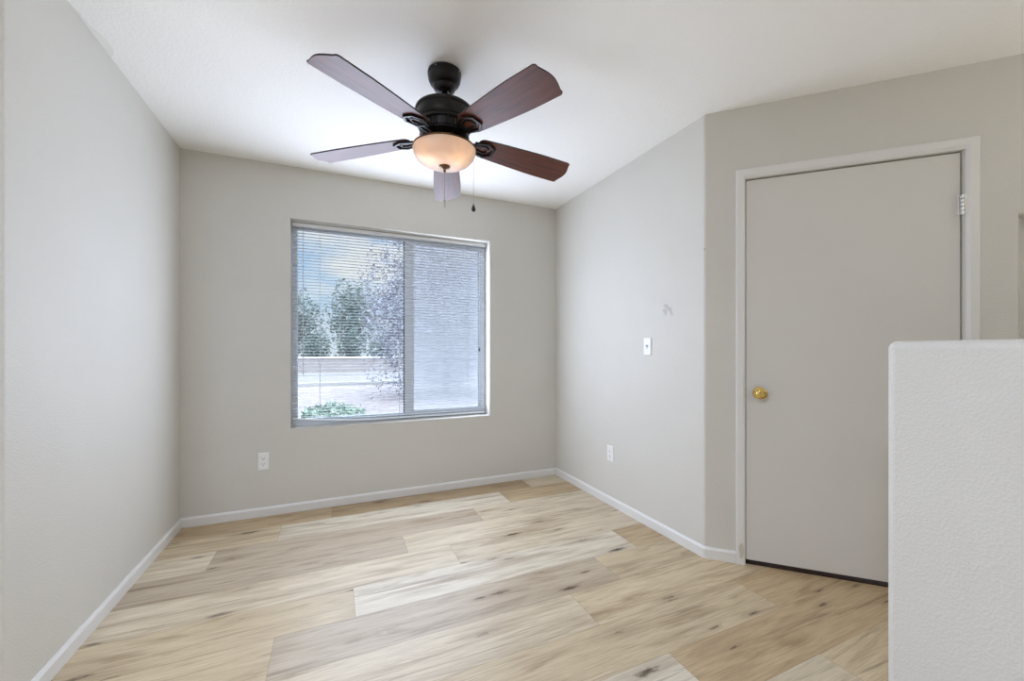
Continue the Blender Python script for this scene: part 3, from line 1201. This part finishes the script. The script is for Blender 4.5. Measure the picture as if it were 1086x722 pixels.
m_leaf = leafmat('leaf_green', (0.075, 0.115, 0.105), (0.145, 0.19, 0.18))
m_leaf2 = leafmat('leaf_grey', (0.20, 0.205, 0.26), (0.31, 0.31, 0.37))
m_leaf3 = leafmat('leaf_bush', (0.12, 0.20, 0.155), (0.22, 0.31, 0.25))
m_bark = simple('bark', (0.16, 0.13, 0.12), 0.9, 0, 0.2, 0.5, 30, 0.2, 8)
GZ = -0.15
bm = bmesh.new()
box(bm, -30, 40, -60, -WD, GZ - .2, GZ)
link_mesh('ground', bm, m_gravel, kind='structure')
bm = bmesh.new()
box(bm, -30, 40, -19, -13, GZ - .02, GZ + .012)
link_mesh('street', bm, m_street, kind='structure')
for k, vv in enumerate((-13.0, -19.3)):
    bm = bmesh.new()
    box(bm, -30, 40, vv, vv + .3, GZ - .02, GZ + .13)
    link_mesh('curb', bm, m_curb, kind='structure')
bm = bmesh.new()
box(bm, -30, 40, -21.2, -21.0, GZ, 0.70)
g = link_mesh('garden_wall', bm, m_block, None)
tag(g, 'low block wall with white coping across the street outside', 'wall')
bm = bmesh.new()
box(bm, -30, 40, -21.26, -20.94, 0.70, 0.79)
link_mesh('coping', bm, m_cope, g)


def cluster(name, bm_fn, mat, parent=None):
    bm = bmesh.new()
    bm_fn(bm)
    return link_mesh(name, bm, mat, parent)


def leaves(bm, c, rad, n, size, shape=1.0):
    for _ in range(n):
        while True:
            d = Vector((rnd.uniform(-1, 1), rnd.uniform(-1, 1), rnd.uniform(-1, 1)))
            if 0.15 < d.length < 1:
                break
        d = d.normalized() * (d.length ** 0.45)
        lump = 1 + .22 * math.sin(d.x * 7 + c[0]) * math.cos(d.z * 6 + c[2]) + .15 * math.sin(d.y * 9 + d.z * 5)
        p = Vector(c) + Vector((d.x * rad[0], d.y * rad[1], d.z * rad[2])) * lump
        if p.z < GZ + .01:
            continue
        a = Vector((rnd.gauss(0, 1), rnd.gauss(0, 1), rnd.gauss(0, .6))).normalized()
        b_ = a.cross(Vector((rnd.gauss(0, 1), rnd.gauss(0, 1), rnd.gauss(0, 1)))).normalized()
        s = size * rnd.uniform(.6, 1.3)
        bm.faces.new([bm.verts.new(p - a * s), bm.verts.new(p + b_ * s * .45), bm.verts.new(p + a * s), bm.verts.new(p - b_ * s * .45)])


def tree(name, u, d, h, rad, label, cat, mat, n, size, trunk=.09, group=None, lobes=5, low=.35):
    root = empty(name, (u, d, GZ))
    tag(root, label, cat, group)
    bm = bmesh.new()
    tube(bm, smooth_pts([(u, d, GZ - .05), (u + .05, d, GZ + h * .25), (u - .04, d + .05, GZ + h * .55), (u + .03, d, GZ + h * .8)], 4), [trunk * (1 - .055 * i) for i in range(13)], 8)
    for k in range(5):
        a = 2 * PI * k / 5 + .4
        tube(bm, smooth_pts([(u, d, GZ + h * .3), (u + math.cos(a) * rad * .35, d + math.sin(a) * rad * .35, GZ + h * .5), (u + math.cos(a) * rad * .7, d + math.sin(a) * rad * .7, GZ + h * .72)], 4), [trunk * (.5 - .045 * i) for i in range(9)], 6)
    link_mesh('trunk', bm, m_bark, root, smooth=True)
    bm = bmesh.new()
    for k in range(lobes):
        a = 2 * PI * k / lobes
        rr_ = rad * .45 if k else 0
        zz = GZ + h * (low + (1 - low) * (.5 + .18 * math.sin(k * 2.1)))
        leaves(bm, (u + math.cos(a) * rr_, d + math.sin(a) * rr_, zz), (rad * .62, rad * .62, h * (1 - low) * .42), n // lobes, size)
    link_mesh('foliage', bm, mat, root)
    return root


# broad grey-leaved tree close to the right half of the window
tree('yard_tree', 3.9, 8.4, 4.6, 2.25, 'broad grey-leaved tree outside behind the right half of the window', 'tree', m_leaf2, 30000, .05, .10, None, 9, .0)
# mounded shrub low on the left
root = tag(empty('round_shrub', (0.85, 3.4, GZ)), 'rounded green shrub on the gravel below the left window pane', 'shrub')
bm = bmesh.new()
for k in range(12):
    a = 2 * PI * k / 12
    tube(bm, [(0.85, 3.4, GZ - .02), (0.85 + .3 * math.cos(a), 3.4 + .3 * math.sin(a), GZ + .3)], .006, 5)
link_mesh('stems', bm, m_bark, root)
bm = bmesh.new()
leaves(bm, (0.85, 3.4, GZ + .16), (.55, .5, .30), 2600, .035)
link_mesh('foliage', bm, m_leaf3, root)
# clipped hedge plants and trees beyond the wall
hx = [(-1.9, 23.6, 2.6, .95), (0.0, 23.5, 2.3, .95), (1.9, 23.6, 2.5, .95), (3.8, 23.4, 2.2, .95)]
names = ['leftmost', 'second', 'third', 'rightmost']
for (u, d, h, rad), nm_ in zip(hx, names):
    tree('hedge_bush', u, d, h, rad, nm_ + ' of the four dark bushes behind the white-topped wall outside', 'bush', m_leaf, 2200, .085, .05, 'bushes behind the wall', 5, .02)
tree('far_tree', 2.6, 34, 6.8, 2.3, 'large green tree far behind the wall, just left of the grey-leaved yard tree', 'tree', m_leaf, 3500, .15, .16, None, 6, .2)
tree('far_tree', -2.1, 36, 6.0, 2.4, 'far green tree at the left edge of the window view', 'tree', m_leaf, 3500, .15, .16, None, 6, .2)
